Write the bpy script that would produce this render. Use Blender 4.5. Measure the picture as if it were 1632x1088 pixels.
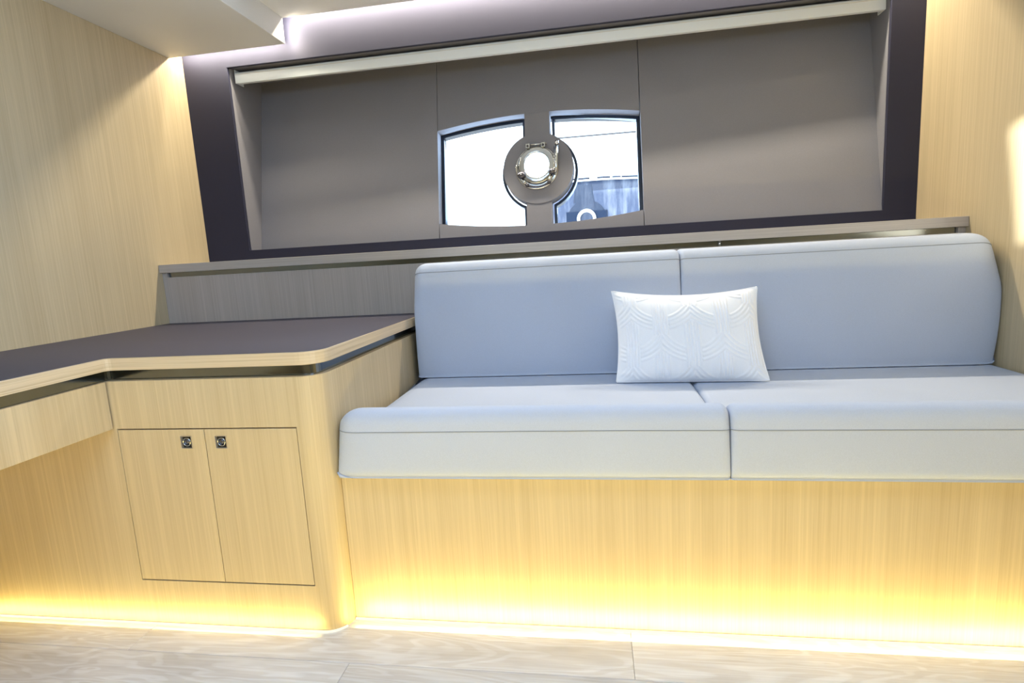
import bpy, bmesh, math, random
import numpy as np
from mathutils import Vector, Matrix
from mathutils.geometry import tessellate_polygon

for o in list(bpy.data.objects):
    bpy.data.objects.remove(o)
sc = bpy.context.scene
C = sc.collection

# ------------------------------------------------------------------ camera
F_PX = 883.574
ya, pi_, ro = [math.radians(a) for a in (8.9179, 8.5857, -3.256)]
D = Vector((-math.sin(ya)*math.cos(pi_), math.cos(ya)*math.cos(pi_), -math.sin(pi_)))
R0 = Vector((math.cos(ya), math.sin(ya), 0))
U0 = R0.cross(D)
R = R0*math.cos(ro) + U0*math.sin(ro)
U = -R0*math.sin(ro) + U0*math.cos(ro)
cam = bpy.data.cameras.new('camera')
cam.sensor_fit = 'HORIZONTAL'
cam.sensor_width = 36.0
cam.lens = F_PX/1632*36.0
cam.clip_start = 0.02
co = bpy.data.objects.new('camera', cam)
C.objects.link(co)
M = Matrix.Identity(4)
for i in range(3):
    M[i][0], M[i][1], M[i][2] = R[i], U[i], -D[i]
M.translation = Vector((0, 0, 0.9))
co.matrix_world = M
sc.camera = co

# ------------------------------------------------------------------ light
sc.view_settings.view_transform = 'Standard'
sc.view_settings.look = 'None'
sc.view_settings.gamma = 1
sc.view_settings.use_curve_mapping = False
sc.view_settings.exposure = 0.0

w = bpy.data.worlds.new('world')
sc.world = w
w.use_nodes = True
bg = w.node_tree.nodes['Background']
bg.inputs['Color'].default_value = (0.80, 0.90, 1.0, 1)
bg.inputs['Strength'].default_value = 4.5


def area(name, loc, target, sx, sy, energy, col, spread=180):
    l = bpy.data.lights.new(name, 'AREA')
    l.shape = 'RECTANGLE'
    l.size, l.size_y, l.energy, l.color = sx, sy, energy, col
    l.spread = math.radians(spread)
    o = bpy.data.objects.new(name, l)
    C.objects.link(o)
    o.location = loc
    d = Vector(target) - Vector(loc)
    z = -d.normalized()
    y = z.cross(Vector((1, 0, 0))).normalized()
    x = y.cross(z).normalized()
    m = Matrix((x, y, z)).transposed().to_4x4()
    m.translation = Vector(loc)
    o.matrix_world = m
    return o


WARM = (1.0, 0.77, 0.24)
COOL = (0.47, 0.68, 1.0)
COVE = (1.0, 0.88, 0.68)
# LED strips in the cove between ceiling panel and hull wall (upper run, soffit run)
area('cove_led_light', (-0.009, 2.280, 1.948), (-0.009, 2.281, 0.0), 2.385, 0.014, 29, COVE)
area('cove_led_light_soffit', (-1.486, 2.283, 1.843), (-1.486, 2.284, 0.0), 0.47, 0.012, 4.0, COVE)
area('cove_led_light_step', (-1.223, 2.262, 1.872), (-1.123, 2.362, 1.872), 0.012, 0.12, 1.2, COVE)
# LED strips at the foot of the furniture, shining up the panels
area('floor_led_light_sofa', (0.273, 1.1905, 0.0045), (0.273, 1.2905, 0.1045), 1.80, 0.006, 5.5, WARM)
area('floor_led_light_cabinet', (-1.21, 1.1490, 0.0045), (-1.21, 1.2490, 0.1045), 1.00, 0.006, 1.2, WARM)
# the same kind of strip under the berth across the cabin, behind the camera
area('floor_led_light_opposite', (-0.2, 0.15, 0.07), (-0.2, 1.2, 0.20), 2.4, 0.05, 13, (1.0, 0.74, 0.21))
# daylight through the cabin's other hull window, then two added cool fills
area('daylight_window', (-0.62, -1.05, 1.52), (-0.3, 2.0, 0.9), 1.25, 0.35, 9.5, COOL)
area('fill_left_wall', (1.12, -0.35, 1.30), (-1.73, 1.10, 1.12), 0.6, 0.9, 5.5, (0.40, 0.61, 1.0), 50)  # added cool fill aimed at the left wall; no doorway is built
area('fill_overhead', (-0.1, 0.40, 1.885), (-0.1, 0.42, 0.0), 1.4, 0.6, 16, COOL)  # added overhead fill for floor and seats; the ceiling has no hatch
# daylight entering through the two visible panes
area('daylight_pane', (-0.22, 2.56, 1.30), (-0.22, 0.0, 0.6), 0.86, 0.44, 12, (0.50, 0.72, 1.0))

sun = bpy.data.lights.new('sun', 'SUN')
sun.energy = 18.0
sun.angle = math.radians(0.7)
sun.color = (1.0, 0.98, 0.95)
so = bpy.data.objects.new('sun', sun)
C.objects.link(so)
SUN_DIR = Vector((0.62, 0.74, -0.1286)).normalized()      # travelling from the windows behind the camera
so.rotation_euler = SUN_DIR.to_track_quat('-Z', 'Y').to_euler()


# ------------------------------------------------------------------ materials
def mat(name, col, rough=0.5, metal=0.0, spec=0.5):
    m = bpy.data.materials.new(name)
    m.use_nodes = True
    b = m.node_tree.nodes['Principled BSDF']
    b.inputs['Base Color'].default_value = (*col, 1)
    b.inputs['Roughness'].default_value = rough
    b.inputs['Metallic'].default_value = metal
    b.inputs['Specular IOR Level'].default_value = spec
    return m, m.node_tree, b


def nd(nt, t, **kw):
    n = nt.nodes.new(t)
    for k, v in kw.items():
        setattr(n, k, v)
    return n


def coords(nt, scale, rot=None, rand=False):
    tc = nd(nt, 'ShaderNodeTexCoord')
    mp = nd(nt, 'ShaderNodeMapping')
    mp.inputs['Scale'].default_value = scale
    if rand:
        oi = nd(nt, 'ShaderNodeObjectInfo')
        mul = nd(nt, 'ShaderNodeMath', operation='MULTIPLY')
        mul.inputs[1].default_value = 37.0
        nt.links.new(oi.outputs['Random'], mul.inputs[0])
        add = nd(nt, 'ShaderNodeVectorMath', operation='ADD')
        nt.links.new(tc.outputs['Object'], add.inputs[0])
        nt.links.new(mul.outputs[0], add.inputs[1])
        nt.links.new(add.outputs[0], mp.inputs['Vector'])
    else:
        nt.links.new(tc.outputs['Object'], mp.inputs['Vector'])
    return mp.outputs['Vector']


def noise(nt, vec, scale, detail=3, rough=0.6, dist=0.0):
    n = nd(nt, 'ShaderNodeTexNoise')
    n.inputs['Scale'].default_value = scale
    n.inputs['Detail'].default_value = detail
    n.inputs['Roughness'].default_value = rough
    n.inputs['Distortion'].default_value = dist
    nt.links.new(vec, n.inputs['Vector'])
    return n.outputs['Fac']


def ramp(nt, fac, stops):
    r = nd(nt, 'ShaderNodeValToRGB')
    e = r.color_ramp.elements
    while len(e) < len(stops):
        e.new(0.5)
    for i, (p, c) in enumerate(stops):
        e[i].position = p
        e[i].color = (*c, 1)
    nt.links.new(fac, r.inputs['Fac'])
    return r.outputs['Color']


def mix(nt, a, b, fac, blend='MIX'):
    m = nd(nt, 'ShaderNodeMix', data_type='RGBA', blend_type=blend)
    for s, v in ((m.inputs[6], a), (m.inputs[7], b), (m.inputs[0], fac)):
        if hasattr(v, 'links') or hasattr(v, 'is_output'):
            nt.links.new(v, s)
        else:
            s.default_value = v if isinstance(v, (int, float)) else (*v, 1)
    return m.outputs[2]


def bump(nt, b, h, strength=0.1, dist=0.002):
    n = nd(nt, 'ShaderNodeBump')
    n.inputs['Strength'].default_value = strength
    n.inputs['Distance'].default_value = dist
    nt.links.new(h, n.inputs['Height'])
    nt.links.new(n.outputs['Normal'], b.inputs['Normal'])


def veneer(name, base, lowd, axis='z', rough=0.42):
    """quarter-sawn oak veneer, fine straight streaks along one axis"""
    m, nt, b = mat(name, base, rough)
    long_, fine = 1.0, 140.0
    s = {'z': (fine, fine, long_), 'x': (long_, fine, fine), 'h': (long_*2, long_*2, fine*3)}[axis]
    v = coords(nt, s)
    f1 = noise(nt, v, 1.0, 2, 0.6)
    s2 = tuple(q*4.5 if q > 10 else q*6 for q in s)
    f2 = noise(nt, coords(nt, s2), 1.0, 2, 0.7)
    s3 = tuple(q*0.16 if q > 10 else q*0.4 for q in s)
    f3 = noise(nt, coords(nt, s3), 1.0, 2, 0.5)
    c1 = ramp(nt, f1, [(0.3, lowd), (0.5, base), (0.72, tuple(min(1, c*1.10) for c in base))])
    c2 = ramp(nt, f2, [(0.3, (0.92, 0.905, 0.88)), (0.55, (1, 1, 1)), (0.75, (1.05, 1.05, 1.04))])
    c3 = ramp(nt, f3, [(0.3, (0.95, 0.94, 0.92)), (0.7, (1.04, 1.04, 1.04))])
    c = mix(nt, mix(nt, c1, c2, 0.9, 'MULTIPLY'), c3, 0.9, 'MULTIPLY')
    nt.links.new(c, b.inputs['Base Color'])
    bump(nt, b, f2, 0.06, 0.001)
    return m


def suede(name, base, rough=0.8, scale=900, amt=0.10, bs=0.12, spec=0.3):
    m, nt, b = mat(name, base, rough, spec=spec)
    f = noise(nt, coords(nt, (1, 1, 1)), scale, 2, 0.7)
    f2 = noise(nt, coords(nt, (1, 1, 1)), 3.0, 2, 0.5)
    c = ramp(nt, f, [(0.3, tuple(x*(1-amt) for x in base)), (0.7, tuple(min(1, x*(1+amt)) for x in base))])
    c = mix(nt, c, ramp(nt, f2, [(0.3, (0.97, 0.97, 0.97)), (0.7, (1.03, 1.03, 1.03))]), 1.0, 'MULTIPLY')
    nt.links.new(c, b.inputs['Base Color'])
    bump(nt, b, f, bs, 0.0008)
    return m


OAK = (0.53, 0.43, 0.265)
OAKD = (0.495, 0.395, 0.238)
m_oak = veneer('oak_veneer', OAK, OAKD, 'z')
m_oak_shaded = veneer('shaded_oak_veneer', (0.43, 0.385, 0.345), (0.40, 0.355, 0.315), 'z')  # oak greyed and darkened: shade put into the shelf and apron colour
m_oak_shaded_edge = veneer('shaded_oak_edge', (0.46, 0.415, 0.37), (0.40, 0.355, 0.31), 'h', 0.4)  # same shade put into the shelf board's colour
m_oak_edge = veneer('oak_edge_banding', (0.60, 0.49, 0.33), (0.43, 0.33, 0.20), 'h', 0.35)
m_navy = suede('navy_leather', (0.019, 0.020, 0.043), 0.70, 700, 0.12, 0.08, 0.4)
m_taupe = suede('taupe_suede', (0.205, 0.203, 0.225), 0.85, 700, 0.08, 0.10, 0.25)
m_desk = suede('slate_leather_top', (0.066, 0.062, 0.090), 0.55, 800, 0.10, 0.08, 0.3)
m_fabric = suede('pale_grey_upholstery', (0.475, 0.53, 0.645), 0.85, 800, 0.07, 0.18, 0.25)
m_seam = mat('upholstery_seam_thread', (0.26, 0.29, 0.34), 0.9)[0]
m_pillow = suede('white_embossed_cotton', (0.92, 0.93, 0.95), 0.9, 900, 0.04, 0.15, 0.2)
m_white = suede('off_white_ceiling', (0.76, 0.76, 0.74), 0.6, 300, 0.02, 0.02, 0.4)
m_blind = mat('white_blind_metal', (0.76, 0.80, 0.82), 0.45)[0]
m_blindfab = mat('white_blind_fabric', (0.66, 0.64, 0.58), 0.9)[0]
m_dark = mat('dark_interior', (0.02, 0.017, 0.013), 0.8)[0]
m_gasket = mat('black_window_gasket', (0.012, 0.02, 0.04), 0.35)[0]
m_chrome = mat('chrome', (0.54, 0.55, 0.54), 0.16, 1.0)[0]
m_knob = mat('dark_chrome_knob', (0.10, 0.10, 0.12), 0.25, 0.8)[0]
m_steel = mat('dark_mirror_steel', (0.20, 0.21, 0.20), 0.12, 1.0)[0]
m_steel2 = mat('bright_steel', (0.62, 0.63, 0.62), 0.15, 1.0)[0]
m_latchframe = mat('latch_bezel', (0.62, 0.56, 0.46), 0.3, 0.6)[0]
m_bolt = mat('bolt_steel', (0.6, 0.6, 0.62), 0.2, 1.0)[0]


def emit(name, col, s):
    m = bpy.data.materials.new(name)
    m.use_nodes = True
    nt = m.node_tree
    nt.nodes.clear()
    e = nd(nt, 'ShaderNodeEmission')
    e.inputs['Color'].default_value = (*col, 1)
    e.inputs['Strength'].default_value = s
    o = nd(nt, 'ShaderNodeOutputMaterial')
    nt.links.new(e.outputs[0], o.inputs[0])
    return m


m_led_w = emit('led_lens_warm', (1.0, 0.88, 0.62), 1.4)
m_led_c = emit('led_lens_white', (1.0, 0.97, 0.93), 3.0)


def glass_mat():
    m = bpy.data.materials.new('window_glass')
    m.use_nodes = True
    nt = m.node_tree
    nt.nodes.clear()
    t = nd(nt, 'ShaderNodeBsdfTransparent')
    t.inputs['Color'].default_value = (0.93, 0.96, 0.98, 1)
    g = nd(nt, 'ShaderNodeBsdfGlossy')
    g.inputs['Roughness'].default_value = 0.02
    fr = nd(nt, 'ShaderNodeFresnel')
    fr.inputs['IOR'].default_value = 1.3
    mx = nd(nt, 'ShaderNodeMixShader')
    nt.links.new(fr.outputs[0], mx.inputs[0])
    nt.links.new(t.outputs[0], mx.inputs[1])
    nt.links.new(g.outputs[0], mx.inputs[2])
    o = nd(nt, 'ShaderNodeOutputMaterial')
    nt.links.new(mx.outputs[0], o.inputs[0])
    return m


m_glass = glass_mat()


def plank_mat():
    m, nt, b = mat('limed_oak_plank', (0.6, 0.55, 0.5), 0.42)
    oi = nd(nt, 'ShaderNodeObjectInfo')
    f1 = noise(nt, coords(nt, (0.9, 5.0, 5.0), rand=True), 1.5, 3, 0.5, 0.8)
    mu = nd(nt, 'ShaderNodeMath', operation='MULTIPLY')
    mu.inputs[1].default_value = 95.0
    nt.links.new(f1, mu.inputs[0])
    si = nd(nt, 'ShaderNodeMath', operation='SINE')
    nt.links.new(mu.outputs[0], si.inputs[0])
    f2 = noise(nt, coords(nt, (5, 150, 60), rand=True), 1.0, 3, 0.7)
    f4 = noise(nt, coords(nt, (1.6, 7, 7), rand=True), 2.0, 3, 0.6)
    c1 = ramp(nt, f4, [(0.3, (0.57, 0.61, 0.69)), (0.5, (0.72, 0.77, 0.87)), (0.72, (0.81, 0.86, 0.95))])
    c2 = ramp(nt, si.outputs[0], [(0.0, (0.90, 0.885, 0.87)), (0.45, (1, 1, 1)), (0.9, (1.05, 1.05, 1.05))])
    c3 = ramp(nt, f2, [(0.3, (0.88, 0.87, 0.86)), (0.55, (1, 1, 1)), (0.72, (1.08, 1.08, 1.08))])
    c = mix(nt, mix(nt, c1, c2, 0.75, 'MULTIPLY'), c3, 0.9, 'MULTIPLY')
    tint = ramp(nt, oi.outputs['Random'], [(0.0, (0.90, 0.89, 0.88)), (1.0, (1.06, 1.05, 1.03))])
    c = mix(nt, c, tint, 1.0, 'MULTIPLY')
    nt.links.new(c, b.inputs['Base Color'])
    bump(nt, b, f2, 0.12, 0.001)
    return m


m_plank = plank_mat()


# ------------------------------------------------------------------ mesh helpers
def obj(name, bm, m, parent=None, smooth=False, bevel=0.0, bseg=2):
    me = bpy.data.meshes.new(name)
    bmesh.ops.recalc_face_normals(bm, faces=bm.faces[:])
    bm.to_mesh(me)
    bm.free()
    ms = m if isinstance(m, (list, tuple)) else [m]
    for q in ms:
        me.materials.append(q)
    if smooth:
        for p in me.polygons:
            p.use_smooth = True
    o = bpy.data.objects.new(name, me)
    C.objects.link(o)
    if parent is not None:
        o.parent = parent
    if bevel:
        bv = o.modifiers.new('bevel', 'BEVEL')
        bv.width = bevel
        bv.segments = bseg
        bv.limit_method = 'ANGLE'
        bv.angle_limit = math.radians(40)
    return o


def box(bm, a, b, mi=0):
    x0, y0, z0 = a
    x1, y1, z1 = b
    v = [bm.verts.new(p) for p in ((x0, y0, z0), (x1, y0, z0), (x1, y1, z0), (x0, y1, z0),
                                   (x0, y0, z1), (x1, y0, z1), (x1, y1, z1), (x0, y1, z1))]
    for f in ((0, 3, 2, 1), (4, 5, 6, 7), (0, 1, 5, 4), (1, 2, 6, 5), (2, 3, 7, 6), (3, 0, 4, 7)):
        bm.faces.new([v[i] for i in f]).material_index = mi
    return bm


def B(a, b):
    return box(bmesh.new(), a, b)


def prism(bm, loops, fn, d0, d1):
    """extrude a polygon with holes; fn(u, v, d) -> point"""
    tri = tessellate_polygon([[Vector((p[0], p[1], 0)) for p in l] for l in loops])
    flat = [p for l in loops for p in l]
    va = [bm.verts.new(fn(p[0], p[1], d0)) for p in flat]
    vb = [bm.verts.new(fn(p[0], p[1], d1)) for p in flat]
    for t in tri:
        try:
            bm.faces.new([va[i] for i in t])
            bm.faces.new([vb[i] for i in reversed(t)])
        except ValueError:
            pass
    k = 0
    for l in loops:
        n = len(l)
        for i in range(n):
            j = (i+1) % n
            bm.faces.new((va[k+i], va[k+j], vb[k+j], vb[k+i]))
        k += n
    return bm


def arc(cx, cy, r, a0, a1, n=10):
    return [(cx + r*math.cos(math.radians(a0+(a1-a0)*i/n)), cy + r*math.sin(math.radians(a0+(a1-a0)*i/n))) for i in range(n+1)]


def circle(cx, cy, r, n=48):
    return [(cx + r*math.cos(2*math.pi*i/n), cy + r*math.sin(2*math.pi*i/n)) for i in range(n)]


def tube(bm, pts, r, n=8, cap=True):
    pts = [Vector(p) for p in pts]
    rings = []
    for i, p in enumerate(pts):
        t = (pts[min(i+1, len(pts)-1)] - pts[max(i-1, 0)]).normalized()
        a = t.orthogonal().normalized() if i == 0 else (prev - t*prev.dot(t)).normalized()
        prev = a
        b = t.cross(a)
        rr = r[i] if isinstance(r, (list, tuple)) else r
        rings.append([bm.verts.new(p + a*rr*math.cos(2*math.pi*k/n) + b*rr*math.sin(2*math.pi*k/n)) for k in range(n)])
    for q0, q1 in zip(rings, rings[1:]):
        for k in range(n):
            bm.faces.new((q0[k], q0[(k+1) % n], q1[(k+1) % n], q1[k]))
    if cap:
        bm.faces.new(rings[0][::-1])
        bm.faces.new(rings[-1])
    return bm


def lathe(bm, prof, fn, n=48, closed=False):
    """prof: (radius, depth) list; fn(u, v, d) -> point"""
    rings = [[bm.verts.new(fn(r*math.cos(2*math.pi*k/n), r*math.sin(2*math.pi*k/n), d)) for k in range(n)] for r, d in prof]
    pairs = list(zip(rings, rings[1:]))
    if closed:
        pairs.append((rings[-1], rings[0]))
    for q0, q1 in pairs:
        for k in range(n):
            bm.faces.new((q0[k], q0[(k+1) % n], q1[(k+1) % n], q1[k]))
    return bm


def thing(name, label, cat, loc=(0, 0, 0), group=None):
    o = bpy.data.objects.new(name, None)
    C.objects.link(o)
    o.empty_display_size = 0.1
    o.location = loc
    o['label'] = label
    o['category'] = cat
    if group:
        o['group'] = group
    return o


def tag(o, label, cat, group=None):
    o['label'] = label
    o['category'] = cat
    if group:
        o['group'] = group
    return o


def struct(name, bm, m, parent=None, **kw):
    o = obj(name, bm, m, parent, **kw)
    if parent is None:
        o['kind'] = 'structure'
    return o


# ------------------------------------------------------------------ dimensions
XL, XR = -1.7284, 1.1856
YB, YC, XC = 1.2345, 1.1779, -0.6438
YH, YS, YF = 2.022, 2.0075, 2.3115
ZC = 0.713
YFRONT = -1.10
ZCE, ZSO, XSO, YSO = 1.8975, 1.800, -1.2041, 2.2332

# ------------------------------------------------------------------ floor and planks
floor = struct('floor', B((XL-0.05, YFRONT-0.05, -0.08), (XR+0.05, 2.35, -0.012)), m_dark)
PW, PL_ = 0.180, 1.224
plank_me = {}
rows = []
y1 = 1.2570
k = 0
starts = {0: -1.170, 1: -0.590}
rnd = random.Random(4)
while y1 > YFRONT:
    s = starts.get(k, -1.7 + rnd.random()*PL_)
    rows.append((y1-PW, y1, s))
    y1 -= PW
    k += 1
for (ya_, yb_, s) in rows:
    x = s
    while x > XL:
        x -= PL_
    while x < XR:
        xa, xb = max(x, XL), min(x+PL_, XR)
        if xb-xa > 0.02:
            key = round(xb-xa, 3)
            if key not in plank_me:
                L = xb-xa
                bm = B((-L/2+0.0004, -PW/2+0.0004, -0.012), (L/2-0.0004, PW/2-0.0004, 0.0))
                bmesh.ops.bevel(bm, geom=[e for e in bm.edges if all(v.co.z > -0.001 for v in e.verts)], offset=0.0007, segments=1, affect='EDGES')
                o = obj('plank', bm, m_plank, floor)
                plank_me[key] = o.data
            else:
                o = bpy.data.objects.new('plank', plank_me[key])
                C.objects.link(o)
                o.parent = floor
            o.location = ((xa+xb)/2, (ya_+yb_)/2, 0)
        x += PL_

# ------------------------------------------------------------------ walls and ceiling
struct('wall_left', B((XL-0.05, YFRONT-0.05, -0.08), (XL, 2.36, 2.05)), m_oak)
struct('wall_right', B((XR, YFRONT-0.05, -0.08), (XR+0.05, 2.36, 2.05)), m_oak)


def fwin(cx, hw, z0, z1, sl):
    # slanted hull window outline in the wall behind the camera
    return [(cx-hw, z0), (cx+hw, z0), (cx+hw-sl, z1), (cx-hw-sl, z1)]


xz = lambda u, v, d: (u, d, v)
xy = lambda u, v, d: (u, v, d)
FW = [(-1.269, 1.36), (0.0, 1.36), (0.0, 1.71), (-1.328, 1.71)]  # unseen window, one end slanted to shape the sun patch
bm = prism(bmesh.new(), [[(XL-0.05, -0.08), (XR+0.05, -0.08), (XR+0.05, 2.05), (XL-0.05, 2.05)], FW], xz, YFRONT-0.05, YFRONT)
struct('wall_front', bm, m_oak)

ceil_o = struct('ceiling', B((XSO, YFRONT, ZCE), (XR, YSO, ZCE+0.018)), m_white)
obj('soffit', B((XL, YFRONT, ZSO), (XSO, YSO, ZCE+0.03)), m_white, ceil_o, bevel=0.002)
obj('roof_deck', B((XL-0.05, YFRONT-0.05, 2.0), (XR+0.05, 2.9, 2.05)), m_white, ceil_o)
obj('light_strip', B((XSO+0.002, 2.270, ZCE+0.052), (XR-0.002, 2.292, ZCE+0.056)), m_led_c, ceil_o)
obj('light_strip', B((XL+0.002, 2.270, ZSO+0.046), (XSO-0.045, 2.292, ZSO+0.050)), m_led_c, ceil_o)

# ------------------------------------------------------------------ hull wall: dark surround, jambs, slanted lining panels
O1, O2, OB, OT = -1.5235, 1.0718, 0.998, 1.766
wall = struct('wall_back', B((XL, 2.62, -0.05), (XR, 2.64, 0.6)), m_taupe)
bm = prism(bmesh.new(), [[(XL, 0.90), (XR, 0.90), (XR, 2.0), (XL, 2.0)], [(O1, OB), (O2, OB), (O2, OT), (O1, OT)]], xz, YF, YF+0.014)
obj('surround_frame', bm, m_navy, wall, bevel=0.002)


def hp(x, z, d=0.0):
    """point on the slanted hull lining, d = distance outwards"""
    n = Vector((0.032, 1.0, -0.21)).normalized()
    return Vector((x, 2.404 - 0.032*(x+1.523) + 0.21*(z-1.009), z)) + n*d


hpf = lambda u, v, d: hp(u, v, d)
# jambs, head and sill of the recess
for x0, x1 in ((O1-0.016, O1), (O2, O2+0.016)):
    xi = x0 if x0 < 0 else x1
    bm = bmesh.new()
    pts = [(YF+0.014, OB-0.01), (hp(xi, OB).y+0.02, OB-0.01), (hp(xi, OT+0.05).y+0.02, OT+0.05), (YF+0.014, OT+0.05)]
    prism(bm, [pts], lambda u, v, d: (d, u, v), x0, x1)
    obj('jamb_panel', bm, m_taupe, wall)
bm = bmesh.new()
box(bm, (O1-0.016, YF+0.014, OB-0.016), (O2+0.016, 2.44, OB))
obj('sill_panel', bm, m_navy, wall)
obj('head_panel', B((O1-0.016, YF+0.014, OT+0.004), (O2+0.016, 2.62, OT+0.02)), m_taupe, wall)

# windows: barrel-shaped opening split by a mullion that carries the porthole disc
WCX, WHW = -0.2325, 0.4315
ZT = lambda x: 1.5025 - 0.037*((x-WCX)/WHW)**2
ZB = lambda x: 1.0300 + 0.0315*((x-WCX)/WHW)**2


def barrel(ins=0.0, n=24, xa=None, xb=None):
    xa = WCX-WHW+ins if xa is None else xa
    xb = WCX+WHW-ins if xb is None else xb
    lo = [(xa+(xb-xa)*i/n, ZB(xa+(xb-xa)*i/n)+ins) for i in range(n+1)]
    hi = [(xa+(xb-xa)*i/n, ZT(xa+(xb-xa)*i/n)-ins) for i in range(n, -1, -1)]
    return lo+hi


S1, S2, TOPZ, BOTZ, TH = -0.6645, 0.2008, OT+0.03, OB-0.015, 0.05
g = 0.0012
obj('lining_panel', prism(bmesh.new(), [[(O1-0.01, BOTZ), (S1-g, BOTZ), (S1-g, TOPZ), (O1-0.01, TOPZ)]], hpf, 0, TH), m_taupe, wall)
obj('lining_panel', prism(bmesh.new(), [[(S2+g, BOTZ), (O2+0.01, BOTZ), (O2+0.01, TOPZ), (S2+g, TOPZ)]], hpf, 0, TH), m_taupe, wall)
# centre panel in four pieces around the opening
cp = bmesh.new()
b0 = barrel(0.0, 32)
lo, hi = b0[:33], b0[33:][::-1]
xa, xb = S1+g, S2-g
ob = [(xa, BOTZ), (xb, BOTZ), (xb, lo[-1][1])] + lo[::-1][0:] + [(xa, lo[0][1])]
ot = [(xa, hi[0][1])] + hi + [(xb, hi[-1][1]), (xb, TOPZ), (xa, TOPZ)]


def clean(l):
    out = []
    for p in l:
        if not out or math.hypot(p[0]-out[-1][0], p[1]-out[-1][1]) > 1e-4:
            out.append(p)
    if math.hypot(out[0][0]-out[-1][0], out[0][1]-out[-1][1]) < 1e-4:
        out.pop()
    return out


prism(cp, [clean([(xa, BOTZ), (xb, BOTZ)] + lo[::-1])], hpf, 0, TH)
prism(cp, [clean(hi + [(xb, TOPZ), (xa, TOPZ)])], hpf, 0, TH)
obj('lining_panel', cp, m_taupe, wall)
# outer hull skin behind the lining, with the same opening
hs = prism(bmesh.new(), [[(XL, 0.55), (XR, 0.55), (XR, 1.98), (XL, 1.98)], barrel(0.006, 32)], hpf, 0.062, 0.0925)
obj('hull_skin', hs, m_gasket, wall)

DCX, DCZ, DR, MW = -0.2255, 1.2665, 0.149, 0.0535
# mullion strips above and below the disc
def strip_poly(top):
    xs = [DCX-MW + 2*MW*i/10 for i in range(11)]
    cz = lambda x: math.sqrt((DR-0.001)**2-(x-DCX)**2)
    if top:
        return [(x, DCZ+cz(x)) for x in xs] + [(x, ZT(x)) for x in xs[::-1]]
    return [(x, ZB(x)) for x in xs] + [(x, DCZ-cz(x)) for x in xs[::-1]]


obj('mullion', prism(bmesh.new(), [strip_poly(True)], hpf, 0.0005, TH), m_taupe, wall, bevel=0.0015)
obj('mullion', prism(bmesh.new(), [strip_poly(False)], hpf, 0.0005, TH), m_taupe, wall, bevel=0.0015)
obj('porthole_disc', prism(bmesh.new(), [circle(DCX, DCZ, DR, 72), circle(DCX, DCZ+0.004, 0.066, 48)], hpf, -0.002, TH), m_taupe, wall, bevel=0.0015)


def pane_outline(side, ins):
    """half of the barrel on one side of mullion and disc"""
    e = MW+0.004+ins
    rr = DR+0.003+ins
    n = 14
    if side < 0:
        x0, x1 = WCX-WHW+ins, DCX-e
    else:
        x0, x1 = DCX+e, WCX+WHW-ins
    lo_ = [(x0+(x1-x0)*i/n, ZB(x0+(x1-x0)*i/n)+ins) for i in range(n+1)]
    hi_ = [(x0+(x1-x0)*i/n, ZT(x0+(x1-x0)*i/n)-ins) for i in range(n, -1, -1)]
    a = math.degrees(math.asin(e/rr))
    if side < 0:
        bite = arc(DCX, DCZ, rr, 270-a, 90+a, 16)
        return clean(lo_ + bite + hi_)
    bite = arc(DCX, DCZ, rr, 90-a, -90+a, 16)
    return clean(lo_ + hi_ + bite)


for n_, side in ((1, -1), (2, 1)):
    win = struct('window_%d' % n_, prism(bmesh.new(), [pane_outline(side, 0.004)], hpf, 0.086, 0.090), m_glass)
    obj('gasket', prism(bmesh.new(), [pane_outline(side, 0.0005), pane_outline(side, 0.012)], hpf, 0.054, 0.0855), m_gasket, win)
win = struct('window_3', prism(bmesh.new(), [[(p[0], p[1]) for p in FW]], xz, YFRONT-0.030, YFRONT-0.026), m_glass)

# ------------------------------------------------------------------ porthole (opening portlight on the disc)
N_ = Vector((0.032, 1.0, -0.21)).normalized()
PC = (-0.2305, 1.2670)
port = thing('porthole', 'round chrome porthole with clamps and lever on the taupe disc between the window panes', 'porthole')
pf = lambda u, v, d: hp(PC[0]+u, PC[1]+v, d)
# flange: flat across the top between the hinges
bm = bmesh.new()
lathe(bm, [(0.062, -0.004), (0.062, -0.010), (0.066, -0.0095), (0.087, -0.0090), (0.0908, -0.007), (0.0925, -0.003), (0.0925, -0.0022), (0.062, -0.0022)], pf, 64, True)
obj('flange', bm, m_chrome, port, True)
hf = lambda u, v, d: hp(PC[0]+u+0.0015, PC[1]+v+0.006, d)
bm = bmesh.new()
lathe(bm, [(0.0520, 0.045), (0.0520, -0.020), (0.0535, -0.0235), (0.058, -0.0240), (0.0745, -0.0225), (0.0785, -0.018), (0.0785, -0.009), (0.060, -0.009), (0.060, 0.045)], hf, 64, True)
obj('opening_ring', bm, m_chrome, port, True)
bm = bmesh.new()
prism(bm, [circle(0, 0, 0.0530, 48)], hf, 0.028, 0.032)
obj('glass_pane', bm, m_glass, port)
# inner sealing arc along the ring's left and bottom
bm = bmesh.new()
tube(bm, [pf(0.083*math.cos(math.radians(a)), 0.083*math.sin(math.radians(a)), -0.0125) for a in range(140, 330, 8)], 0.0022, 8)
obj('seal_bead', bm, m_chrome, port, True)
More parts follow.
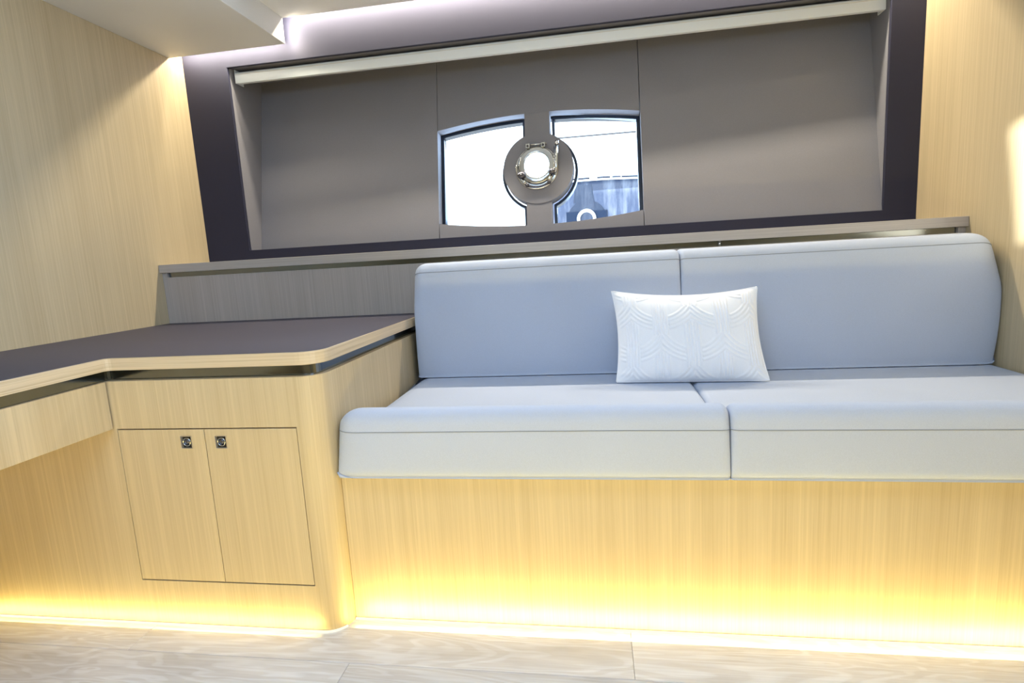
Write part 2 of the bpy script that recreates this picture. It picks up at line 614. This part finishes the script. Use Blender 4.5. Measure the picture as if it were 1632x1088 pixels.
# hinge lugs and pin across the top
for sx in (-0.034, 0.031):
    bm = bmesh.new()
    box(bm, tuple(), tuple()) if False else None
    prism(bm, [[(sx-0.009, 0.076), (sx+0.009, 0.076), (sx+0.009, 0.098), (sx-0.009, 0.098)]], pf, -0.026, -0.004)
    lug = obj('hinge_lug', bm, m_chrome, port, bevel=0.003)
    bm = bmesh.new()
    lathe(bm, [(0.0001, -0.031), (0.004, -0.030), (0.005, -0.026)], lambda u, v, d, s=sx: pf(u+s, v+0.086, d), 16)
    obj('screw', bm, m_knob, lug, True)
bm = bmesh.new()
tube(bm, [pf(-0.046, 0.094, -0.016), pf(0.044, 0.094, -0.016)], 0.004, 12)
obj('hinge_pin', bm, m_chrome, port, True)
# clamp knobs at lower left and lower right
for sx, sz, rx in ((-0.063, -0.034, 0.0175), (0.066, -0.028, 0.0145)):
    bm = bmesh.new()
    lathe(bm, [(0.0001, -0.040), (rx*0.75, -0.038), (rx, -0.032), (rx, -0.026), (rx*0.55, -0.020), (rx*0.5, -0.008)], lambda u, v, d, a=sx, b=sz: pf(u+a, v*0.85+b, d), 24)
    kn = obj('clamp_knob', bm, m_knob, port, True)
    bm = bmesh.new()
    lathe(bm, [(0.0001, -0.0445), (0.003, -0.0435), (0.0042, -0.039)], lambda u, v, d, a=sx, b=sz: pf(u+a, v+b, d), 12)
    obj('bolt_head', bm, m_bolt, kn, True)
    # clamp foot below the knob
    fx = sx*0.72
    bm = bmesh.new()
    tube(bm, [pf(sx, sz-0.010, -0.016), pf((sx+fx)/2-0.002, sz-0.026, -0.018), pf(fx, sz-0.036, -0.016)], [0.008, 0.0075, 0.006], 12)
    ft = obj('clamp_foot', bm, m_chrome, port, True)
    bm = bmesh.new()
    lathe(bm, [(0.0001, -0.027), (0.006, -0.026), (0.008, -0.021), (0.008, -0.014)], lambda u, v, d, a=fx+0.004, b=sz-0.040: pf(u+a, v+b, d), 16)
    obj('foot_bolt', bm, m_knob, ft, True)
# bottom rail of the ring
bm = bmesh.new()
tube(bm, [pf(0.088*math.cos(math.radians(a)), 0.088*math.sin(math.radians(a))+0.005, -0.016) for a in range(238, 306, 5)], 0.004, 10)
obj('lower_rail', bm, m_knob, port, True)
# lever standing on the right side
bm = bmesh.new()
tube(bm, [pf(0.089, 0.088, -0.030), pf(0.0885, 0.04, -0.033), pf(0.086, -0.01, -0.033), pf(0.080, -0.034, -0.028)], [0.0065, 0.006, 0.006, 0.0065], 14)
lev = obj('lever', bm, m_chrome, port, True)
bm = bmesh.new()
tube(bm, [pf(0.089, 0.080, -0.031), pf(0.0892, 0.094, -0.030)], [0.0085, 0.0085], 14)
obj('lever_cap', bm, m_bolt, lev, True)
bm = bmesh.new()
tube(bm, [pf(0.078, 0.078, -0.02), pf(0.077, 0.03, -0.022), pf(0.075, -0.02, -0.02)], 0.003, 10)
obj('lever_rod', bm, m_bolt, lev, True)
for i in range(4):
    bm = bmesh.new()
    bmesh.ops.create_uvsphere(bm, u_segments=12, v_segments=8, radius=0.0045, matrix=Matrix.Translation(pf(0.0765, 0.046-0.020*i, -0.023)))
    obj('spring_link', bm, m_chrome, lev, True)

# ------------------------------------------------------------------ shelf along the hull and its apron
shelf = thing('shelf', 'long narrow oak shelf with steel-lined groove running below the dark window surround', 'shelf', (0, 0, 0))
obj('shelf_board', B((XL, YS, 0.917), (XR, YF, 0.9496)), m_oak_shaded_edge, shelf, bevel=0.0015)
obj('apron_panel', B((XL, YH, 0.0), (XR, YH+0.018, 0.8985)), m_oak_shaded, shelf, bevel=0.001)
obj('groove_strip', B((XL+0.022, YH+0.010, 0.8985), (0.4255, YH+0.016, 0.917)), m_steel, shelf)
obj('groove_strip', B((0.4265, YH+0.010, 0.8985), (XR-0.022, YH+0.016, 0.917)), m_steel, shelf)
obj('groove_joint', tube(bmesh.new(), [(0.426, YH+0.0085, 0.8988), (0.426, YH+0.0085, 0.9168)], 0.0045, 12), m_steel2, shelf, True)
for x0, x1 in ((XL, XL+0.022), (XR-0.022, XR)):
    obj('end_block', B((x0, YH, 0.8985), (x1, YH+0.018, 0.917)), m_oak_shaded, shelf)

# ------------------------------------------------------------------ roller blind in the head of the recess
blind = thing('roller_blind', 'white roller blind drawn up under the head of the dark window recess', 'blind')
BX0, BX1 = O1+0.012, O2-0.006
bm = bmesh.new()
prof = [(2.346, 1.711), (2.364, 1.711), (2.364, 1.751), (2.358, 1.757), (2.350, 1.757), (2.346, 1.751)]
prism(bm, [prof], lambda u, v, d: (d, u, v), BX0, BX1)
obj('bottom_bar', bm, m_blind, blind, bevel=0.001)
obj('bar_groove', B((BX0, 2.3452, 1.7455), (BX1, 2.347, 1.7475)), m_blindfab, blind)
bm = bmesh.new()
cyl = [(2.388+0.019*math.cos(math.radians(a)), 1.754+0.013*math.sin(math.radians(a))) for a in range(0, 360, 20)]
prism(bm, [cyl], lambda u, v, d: (d, u, v), BX0+0.004, BX1-0.004)
obj('fabric_roll', bm, m_blindfab, blind, True)
for x in (BX0-0.004, BX1):
    obj('end_cap', B((x, 2.347, 1.712), (x+0.004, 2.402, 1.768)), m_blind, blind, bevel=0.001)

# ------------------------------------------------------------------ L-shaped worktop
XE, YE, XD = -0.6338, 1.170, -1.1878
YD0 = -0.75
def lshape(ins, r):
    l = [(XD-ins, YD0+ins)]
    l += [(XD-ins, YE+ins-0.012)] + [(XD-ins+0.012-0.012*math.cos(math.radians(a)), YE+ins-0.012+0.012*math.sin(math.radians(a))) for a in (30, 60)] + [(XD-ins+0.012, YE+ins)]
    rr = r-ins
    l += arc(XE-r, YE+r, rr, -90, 0, 8)
    l += [(XE-ins, YH-0.001), (XL+0.001, YH-0.001), (XL+0.001, YD0+ins)]
    return clean(l)


top = thing('worktop', 'L-shaped desk worktop with slate leather inlay and pale oak edge', 'desk top')
bm = prism(bmesh.new(), [lshape(0.0, 0.06)], xy, ZC-0.031, ZC-0.0005)
obj('edge_band', bm, m_oak_edge, top, bevel=0.002)
bm = prism(bmesh.new(), [lshape(0.0045, 0.06)], xy, ZC-0.004, ZC)
obj('leather_inlay', bm, m_desk, top)
bm = prism(bmesh.new(), [lshape(0.026, 0.062)], xy, 0.6535, ZC-0.031)
obj('groove_strip', bm, m_steel, top)

# ------------------------------------------------------------------ cabinet under the worktop
cab = thing('cabinet', 'light oak cabinet with two doors and rounded corner under the worktop', 'cabinet', (0, 0, 0))
ZK = 0.6535
DX1, DX2, DX3, DZ0, DZ1 = -1.1964, -0.9578, -0.7149, 0.1255, 0.5287
RC = 0.058
bm = bmesh.new()
loop = [(DX3+0.0065, YC)] + arc(XC-RC, YC+RC, RC, -90, 0, 10) + [(XC, YH-0.001), (XC-0.018, YH-0.001)] + arc(XC-RC, YC+RC, RC-0.018, 0, -90, 10) + [(DX3+0.0065, YC+0.018)]
prism(bm, [clean(loop)], xy, 0.0, ZK)
side = obj('side_panel', bm, m_oak, cab, True)
es = side.modifiers.new('edges', 'EDGE_SPLIT')
es.split_angle = math.radians(40)
bm = prism(bmesh.new(), [[(XL+0.001, 0.0), (DX3+0.0065, 0.0), (DX3+0.0065, ZK), (XL+0.001, ZK)], [(DX1-0.0018, DZ0-0.0030), (DX3+0.0020, DZ0-0.0030), (DX3+0.0020, DZ1+0.0034), (DX1-0.0018, DZ1+0.0034)]], xz, YC, YC+0.018)
obj('front_panel', bm, m_oak, cab)
obj('carcass', B((DX1-0.03, YC+0.0185, DZ0-0.03), (DX3+0.015, YC+0.40, DZ1+0.03)), m_dark, cab)
for (xa, xb, lx0, lx1) in ((DX1, DX2-0.0010, -1.0252, -0.9940), (DX2+0.0010, DX3, -0.9312, -0.9000)):
    lz0, lz1 = 0.4795, 0.5125
    bm = prism(bmesh.new(), [[(xa, DZ0), (xb, DZ0), (xb, DZ1), (xa, DZ1)], [(lx0, lz0), (lx1, lz0), (lx1, lz1), (lx0, lz1)]], xz, YC, YC+0.018)
    dr = obj('door', bm, m_oak, cab, bevel=0.0006, bseg=1)
    bm = bmesh.new()
    t = 0.0016
    prism(bm, [[(lx0, lz0), (lx1, lz0), (lx1, lz1), (lx0, lz1)], [(lx0+t, lz0+t), (lx1-t, lz0+t), (lx1-t, lz1-t), (lx0+t, lz1-t)]], xz, YC-0.0008, YC+0.012)
    obj('latch_bezel', bm, m_latchframe, dr)
    obj('latch_cup', B((lx0+t, YC+0.006, lz0+t), (lx1-t, YC+0.008, lz1-t)), m_dark, dr)
    bm = bmesh.new()
    cx, cz = (lx0+lx1)/2, (lz0+lz1)/2
    lathe(bm, [(0.0085, 0.006), (0.0085, 0.001), (0.0095, 0.0), (0.0108, 0.001), (0.0108, 0.006)], lambda u, v, d, a=cx, b=cz: (a+u, YC+d, b+v), 32)
    obj('latch_ring', bm, m_chrome, dr, True)
    bm = bmesh.new()
    lathe(bm, [(0.0001, 0.0015), (0.0075, 0.0022), (0.0078, 0.006)], lambda u, v, d, a=cx, b=cz: (a+u, YC+d, b+v), 24)
    obj('push_button', bm, m_knob, dr, True)
outer = [(XL+0.004, YC-0.0058)] + arc(XC-RC, YC+RC, RC+0.0058, -90, -34, 8)
inner = arc(XC-RC, YC+RC, RC+0.0025, -34, -90, 8) + [(XL+0.004, YC-0.0025)]
obj('light_strip', prism(bmesh.new(), [outer+inner], xy, 0.0, 0.0045), m_led_w, cab)

# drawer unit under the desk arm
dru = thing('desk_drawer', 'wide oak drawer box hung under the left arm of the worktop', 'drawer', (0, 0, 0))
XDR = -1.2040
obj('drawer_front', B((XDR-0.018, YD0+0.02, 0.5331), (XDR, YC-0.0045, ZK)), m_oak, dru, bevel=0.001)
obj('drawer_base', B((XL+0.002, YD0+0.02, 0.5331), (XDR-0.018, YC-0.0045, 0.545)), m_oak, dru)
obj('drawer_side', B((XL+0.002, YC-0.02, 0.545), (XDR-0.018, YC-0.0045, ZK)), m_oak, dru)

# ------------------------------------------------------------------ sofa: base, two seat cushions, two back cushions
sofa = thing('sofa_base', 'built-in light oak sofa base with glowing light strip along the floor', 'sofa', (0, 0, 0))
obj('front_panel', B((XC+0.0005, YB, 0.0), (XR-0.0005, YB+0.018, 0.3905)), m_oak, sofa, bevel=0.001)
obj('seat_board', B((XC+0.0005, YB+0.018, 0.372), (XR-0.0005, YH-0.001, 0.3905)), m_oak, sofa)
obj('light_strip', B((XC+0.002, YB-0.0062, 0.0), (XR-0.002, YB-0.0025, 0.0045)), m_led_w, sofa)


def spline(pts, n=6, closed=True):
    """Catmull-Rom through points"""
    out = []
    N = len(pts)
    for i in range(N if closed else N-1):
        p0, p1, p2, p3 = (np.array(pts[(i+k) % N] if closed else pts[min(max(i+k, 0), N-1)], float) for k in (-1, 0, 1, 2))
        for j in range(n):
            t = j/n
            out.append(0.5*((2*p1)+(-p0+p2)*t+(2*p0-5*p1+4*p2-p3)*t*t+(-p0+3*p1-3*p2+p3)*t**3))
    return np.array(out)


SEAM = []


def swept(prof, x0, x1, r0, r1, wt, warp=None, seam_at=None):
    """closed profile (y, z) swept along x with ends rounded by insetting; r0, r1 end radii; wt(y, z) weights the inset"""
    P = np.array(prof)
    n = len(P)
    T = np.roll(P, -1, 0) - np.roll(P, 1, 0)
    T /= np.linalg.norm(T, axis=1)[:, None]
    Nn = np.stack([T[:, 1], -T[:, 0]], 1)
    area_ = 0.5*np.sum(P[:, 0]*np.roll(P[:, 1], -1)-np.roll(P[:, 0], -1)*P[:, 1])
    if area_ < 0:
        Nn = -Nn
    W = np.array([wt(*p) for p in P])
    xs = []
    for i in range(11):
        a = i/10*math.pi/2
        xs.append((x0 + r0*(1-math.cos(a)), r0*(1-math.sin(a))))
    m = 14
    for i in range(1, m):
        xs.append((x0+r0+(x1-r1-x0-r0)*i/m, 0))
    for i in range(11):
        a = math.pi/2*(1-i/10)
        xs.append((x1 - r1*(1-math.cos(a)), r1*(1-math.sin(a))))
    bm = bmesh.new()
    rings = []
    for x, ins in xs:
        Q = P - Nn*(ins*W)[:, None]
        ring = []
        for (y, z) in Q:
            p = (x, y, z)
            if warp:
                p = warp(*p)
            ring.append(bm.verts.new(p))
        rings.append(ring)
    for a, b in zip(rings, rings[1:]):
        for k in range(n):
            bm.faces.new((a[k], a[(k+1) % n], b[(k+1) % n], b[k]))
    if seam_at is not None:
        k = int(np.argmin(np.hypot(P[:, 0]-seam_at[0], P[:, 1]-seam_at[1])))
        SEAM.clear()
        SEAM.extend([rg[k].co.copy() for rg in rings])
    for ring in (rings[0], rings[-1]):
        c = bm.verts.new(sum((v.co for v in ring), Vector())/n)
        for k in range(n):
            bm.faces.new((ring[k], ring[(k+1) % n], c))
    return bm


# seat cushion profile: upright front, rolled front edge, flat seat running under the back cushions
SP = [(1.2240, 0.3917), (1.2100, 0.3955), (1.2040, 0.4080), (1.2030, 0.43), (1.2035, 0.47), (1.2050, 0.5080), (1.2085, 0.5330), (1.2200, 0.5500),
      (1.2420, 0.5570), (1.2680, 0.5520), (1.3000, 0.5340), (1.3350, 0.5160), (1.3800, 0.5050), (1.44, 0.5010), (1.60, 0.5000), (1.84, 0.5000), (1.98, 0.4990),
      (2.000, 0.487), (2.000, 0.405), (1.990, 0.3915), (1.70, 0.3915), (1.40, 0.3915)]
SPs = spline(SP, 4)


def seat_w(y, z):
    t = min(1, max(0, (z-0.40)/0.13))
    return 0.22 + 0.78*t


def seat_warp(x, y, z):
    # slight sag of the front seam towards the right
    if y < 1.5 and z > 0.40:
        z -= 0.006*max(0, (x-0.0))*min(1, (z-0.40)/0.1)
    if y < 1.6 and z < 0.47:
        z -= 0.004*max(0.0, x-0.3)
    return (x, y, max(z, 0.3908))


def add_seam(parent, r):
    obj('seam', tube(bmesh.new(), SEAM, r, 6), m_seam, parent, True)


XG = 0.2775
s1 = obj('seat_cushion', swept(SPs, XC+0.004, XG-0.001, 0.060, 0.018, seat_w, warp=seat_warp, seam_at=(1.205, 0.508)), m_fabric, None, True)
tag(s1, 'pale blue-grey seat cushion with rolled front edge, next to the oak cabinet', 'seat cushion', 'sofa seat cushions')
add_seam(s1, 0.0013)
s2 = obj('seat_cushion', swept(SPs, XG+0.001, XR-0.002, 0.018, 0.020, seat_w, warp=seat_warp, seam_at=(1.205, 0.508)), m_fabric, None, True)
tag(s2, 'pale blue-grey seat cushion with rolled front edge, reaching to the right oak wall', 'seat cushion', 'sofa seat cushions')
add_seam(s2, 0.0013)

BP = [(1.8350, 0.5020), (1.8290, 0.510), (1.8250, 0.56), (1.8220, 0.65), (1.8240, 0.75), (1.8300, 0.83), (1.8370, 0.866), (1.8480, 0.8845), (1.8650, 0.8935),
      (1.90, 0.8965), (1.955, 0.8950), (1.980, 0.8860), (1.992, 0.865), (1.998, 0.80), (2.0, 0.65), (1.998, 0.512), (1.985, 0.5020), (1.91, 0.5015)]
BPs = spline(BP, 4)


def back_w(y, z):
    return 0.18 + 0.82*min(1, max(0, (z-0.74)/0.13))


def back(x0, x1, r0, r1, taper0, taper1, label):
    def warp(x, y, z):
        # cushion sides lean in a little towards the bottom, right one bulges at mid height
        t = (z-0.5)/0.39
        if x < (x0+x1)/2:
            k = (x1-x)/(x1-x0)
            x += taper0*(1-t)*k*k*k
        else:
            k = (x-x0)/(x1-x0)
            x += taper1*math.sin(math.pi*min(1, max(0, t*0.9+0.1)))*k**6
        return (x, y, z)
    o = obj('back_cushion', swept(BPs, x0, x1, r0, r1, back_w, warp=warp, seam_at=(1.838, 0.868)), m_fabric, None, True)
    tag(o, label, 'back cushion', 'sofa back cushions')
    add_seam(o, 0.0015)
    return o


back(-0.618, 0.2655, 0.034, 0.014, -0.006, 0.0, 'pale blue-grey back cushion beside the worktop, partly behind the white pillow')
back(0.2675, 1.170, 0.014, 0.060, 0.0, 0.012, 'pale blue-grey back cushion with rounded bulging end at the right oak wall')

# ------------------------------------------------------------------ white lumbar pillow with embossed scallops
def emboss(px, pz):
    """relief height of the scallop-and-bundle pattern in metres; px, pz in metres on the cover"""
    PX, PZ, RR = 0.178, 0.098, 0.129
    h = np.zeros_like(px)
    done = np.zeros(px.shape, bool)

    def ridge(t, p, wdt):
        q = np.abs(((t/p) % 1.0)-0.5)*p
        return np.clip(1-(q/(wdt/2))**2, 0, 1)
    for j in range(-3, 6):
        cz = 0.186 - j*PZ
        off = (j % 2)*PX/2
        i = np.round((px-off-0.010)/PX)
        dx = px-(i*PX+off+0.010)
        dz = pz-cz
        r = np.hypot(dx, dz)
        inside = (r < RR) & (dz < 0.03) & ~done
        ring = inside & (r > RR-0.050)
        h = np.where(ring, ridge(r-RR, 0.0125, 0.0095), h)
        bund = (np.abs(dx) < 0.0235) & (dz < 0.02) & (dz > -RR-0.012) & ~done
        h = np.where(bund, ridge(dx+0.0047, 0.0094, 0.0075), h)
        done |= inside | bund
    return h*0.0021


pnx, pnz = 300, 200
u = np.linspace(-1, 1, pnx)
v = np.linspace(-1, 1, pnz)
Ug, Vg = np.meshgrid(u, v)
BLp, BRp, TLp, TRp = map(np.array, ((0.052, 1.690, 0.505), (0.490, 1.672, 0.505), (0.047, 1.762, 0.778), (0.474, 1.752, 0.772)))
s_ = (Ug+1)/2
t_ = (Vg+1)/2
base = ((1-s_)*(1-t_))[..., None]*BLp + (s_*(1-t_))[..., None]*BRp + ((1-s_)*t_)[..., None]*TLp + (s_*t_)[..., None]*TRp
# edges pull inwards between the corners
pull_s = 0.016*(1-Ug**2)
pull_t = 0.014*(1-Vg**2)
upv = np.array((0, 0.06, 0.272))/0.28
upv /= np.linalg.norm(upv)
rtv = np.array((0.43, -0.015, 0))
rtv /= np.linalg.norm(rtv)
nrm = np.cross(rtv, upv)
if nrm[1] > 0:
    nrm = -nrm
topside = np.clip(Vg, 0, 1)**2
base = base - (pull_s*topside*np.sign(Vg))[..., None]*upv*1.25
base = base - (pull_t*(np.abs(Ug)**3)*np.sign(Ug))[..., None]*rtv
puff = (np.clip(1-np.abs(Ug)**2.6, 0, 1)**0.62)*(np.clip(1-np.abs(Vg)**2.4, 0, 1)**0.62)
rng = np.random.RandomState(3)
wr = np.zeros_like(Ug)
for _ in range(26):          # soft puckers near the seams
    side_ = rng.randint(4)
    a = rng.uniform(-0.95, 0.95)
    if side_ < 2:
        c = (a, -1 if side_ == 0 else 1)
        wr += rng.uniform(-1, 1)*np.exp(-((Ug-c[0])/0.03)**2)*np.exp(-((Vg-c[1])/0.35)**2)
    else:
        c = (-1 if side_ == 2 else 1, a)
        wr += rng.uniform(-1, 1)*np.exp(-((Vg-c[1])/0.045)**2)*np.exp(-((Ug-c[0])/0.20)**2)
lx = Ug*0.2165
lz = (Vg+1)/2*0.29
edge = np.clip((1-np.abs(Ug))*12, 0, 1)*np.clip((1-np.abs(Vg))*9, 0, 1)
rel = emboss(lx, lz)
front = base + nrm*(0.056*puff + edge*rel + 0.0036*wr*np.clip((1-np.abs(Ug))*8, 0, 1)*np.clip((1-np.abs(Vg))*8, 0, 1))[..., None]
backs = base - nrm*(0.048*puff)[..., None]
vf = front.reshape(-1, 3)
vb = backs.reshape(-1, 3)
faces = []
idx = np.arange(pnx*pnz).reshape(pnz, pnx)
a, b_, c_, d_ = idx[:-1, :-1].ravel(), idx[:-1, 1:].ravel(), idx[1:, 1:].ravel(), idx[1:, :-1].ravel()
F1 = np.stack([a, b_, c_, d_], 1)
F2 = np.stack([d_, c_, b_, a], 1)+pnx*pnz
me = bpy.data.meshes.new('throw_pillow')
me.from_pydata(np.concatenate([vf, vb]).tolist(), [], np.concatenate([F1, F2]).tolist())
bm = bmesh.new()
bm.from_mesh(me)
bmesh.ops.remove_doubles(bm, verts=bm.verts[:], dist=0.00002)
bpy.data.meshes.remove(me)
pil = obj('throw_pillow', bm, m_pillow, None, True)
tag(pil, 'small white lumbar pillow embossed with scallops, leaning at the middle of the sofa', 'pillow')
bm = bmesh.new()
ring = [front[0, i] for i in range(0, pnx, 6)] + [front[j, -1] for j in range(0, pnz, 6)] + [front[-1, i] for i in range(pnx-1, -1, -6)] + [front[j, 0] for j in range(pnz-1, -1, -6)]
tube(bm, ring, 0.0024, 6, False)
obj('edge_seam', bm, m_pillow, pil, True)

def boat_mat(name, c0, c1, dark_top=False):
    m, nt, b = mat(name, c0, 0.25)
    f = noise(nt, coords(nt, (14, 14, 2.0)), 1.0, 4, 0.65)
    c = ramp(nt, f, [(0.42, c0), (0.68, c1)])  # pale streaks put reflections into the colour
    if dark_top:                      # dark band under the rail; paler colour below imitates reflected sky
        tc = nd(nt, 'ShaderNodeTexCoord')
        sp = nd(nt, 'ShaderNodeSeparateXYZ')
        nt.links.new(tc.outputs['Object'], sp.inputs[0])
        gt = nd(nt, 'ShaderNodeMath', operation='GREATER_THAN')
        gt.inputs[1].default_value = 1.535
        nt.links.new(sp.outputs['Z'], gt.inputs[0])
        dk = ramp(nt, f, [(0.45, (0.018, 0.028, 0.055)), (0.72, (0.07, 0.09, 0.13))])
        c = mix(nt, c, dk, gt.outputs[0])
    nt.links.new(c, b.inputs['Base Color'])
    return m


# ------------------------------------------------------------------ outside: sister boat alongside, mooring wire
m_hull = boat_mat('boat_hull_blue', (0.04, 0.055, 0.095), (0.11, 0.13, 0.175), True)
m_hullwin = mat('boat_window_dark', (0.012, 0.02, 0.04), 0.1)[0]
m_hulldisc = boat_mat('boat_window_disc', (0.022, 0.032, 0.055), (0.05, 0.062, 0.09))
m_rail = mat('boat_rail_white', (0.42, 0.44, 0.48), 0.4)[0]
boat = thing('boat', 'blue-hulled boat with round porthole moored alongside outside the right window pane', 'boat', (0, 0, 0))
YBT = 6.0


def hull_pt(x, z, d=0.0):
    t = (z-0.2)/1.45
    zz = z if z < 1.2 else z - 0.02*max(0.0, (x-0.05))**1.5*(z-1.2)/0.445*3.0
    return (x, YBT+0.10-0.16*t+0.02*(x-1)**2*0.3-d, zz)


bm = bmesh.new()
nx, nz = 40, 12
gr = [[bm.verts.new(hull_pt(-0.50+3.6*i/nx, -0.25+1.895*j/nz)) for i in range(nx+1)] for j in range(nz+1)]
gb = [[bm.verts.new((-0.50+3.6*i/nx, YBT+1.8, -0.25+1.895*j/nz)) for i in range(nx+1)] for j in range(nz+1)]
for j in range(nz):
    for i in range(nx):
        bm.faces.new((gr[j][i], gr[j][i+1], gr[j+1][i+1], gr[j+1][i]))
        bm.faces.new((gb[j][i+1], gb[j][i], gb[j+1][i], gb[j+1][i+1]))
    bm.faces.new((gr[j][0], gr[j+1][0], gb[j+1][0], gb[j][0]))
    bm.faces.new((gr[j][-1], gb[j][-1], gb[j+1][-1], gr[j+1][-1]))
for i in range(nx):
    bm.faces.new((gr[-1][i], gr[-1][i+1], gb[-1][i+1], gb[-1][i]))
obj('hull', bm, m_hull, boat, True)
bm = bmesh.new()
tube(bm, [hull_pt(-0.50+3.6*i/40, 1.638, 0.006) for i in range(41)], 0.006, 8)
obj('rub_rail', bm, m_rail, boat, True)
for xa, xb in ((-0.45, -0.03), (0.045, 0.18), (0.20, 1.6)):
    bm = bmesh.new()
    tube(bm, [(hull_pt(xa+(xb-xa)*i/8, 1.640, 0.0)[0], hull_pt(xa+(xb-xa)*i/8, 1.640)[1]+0.02, hull_pt(xa+(xb-xa)*i/8, 1.640)[2]+0.024) for i in range(9)], 0.009, 6)
    obj('toe_rail', bm, m_hullwin, boat, True)
BWX, BWZ = -0.075, 1.262
hpl = lambda u, v, d: hull_pt(u, v, d)
bm = prism(bmesh.new(), [[(BWX-0.21, 1.19), (BWX+0.21, 1.19), (BWX+0.21, 1.335), (BWX-0.21, 1.335)]], hpl, 0.004, 0.012)
obj('hull_window', bm, m_hullwin, boat)
bm = prism(bmesh.new(), [[(p[0], p[1]) for p in circle(BWX, BWZ-0.02, 0.205, 40)]], hpl, -0.02, 0.007)
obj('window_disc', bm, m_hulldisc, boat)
bm = prism(bmesh.new(), [[(BWX-0.13, 1.42), (BWX+0.08, 1.42), (BWX+0.06, 1.60), (BWX-0.11, 1.60)]], hpl, -0.02, 0.006)
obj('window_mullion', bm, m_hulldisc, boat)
bm = bmesh.new()
lathe(bm, [(0.066, 0.0), (0.066, 0.025), (0.085, 0.034), (0.100, 0.025), (0.100, 0.0)], lambda x, z, d: hull_pt(BWX+x, BWZ-0.005+z, d), 40)
pr = obj('porthole_ring', bm, m_rail, boat, True)
bm = prism(bmesh.new(), [circle(BWX, BWZ-0.005, 0.068, 32)], hpl, -0.02, 0.014)
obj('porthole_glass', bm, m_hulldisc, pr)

m_wire = mat('grey_wire', (0.03, 0.033, 0.04), 0.6)[0]
for x in (-0.485, 2.60):
    ztop = 2.112
    st = obj('stanchion', tube(bmesh.new(), [(x, YBT+0.06, 1.52), (x, YBT+0.06, ztop)], 0.012, 10), m_rail, boat, True)
obj('lifeline', tube(bmesh.new(), [(-0.485+3.085*i/12, YBT+0.06, 2.104-0.004*math.sin(math.pi*i/12)) for i in range(13)], 0.0085, 6), m_wire, boat)
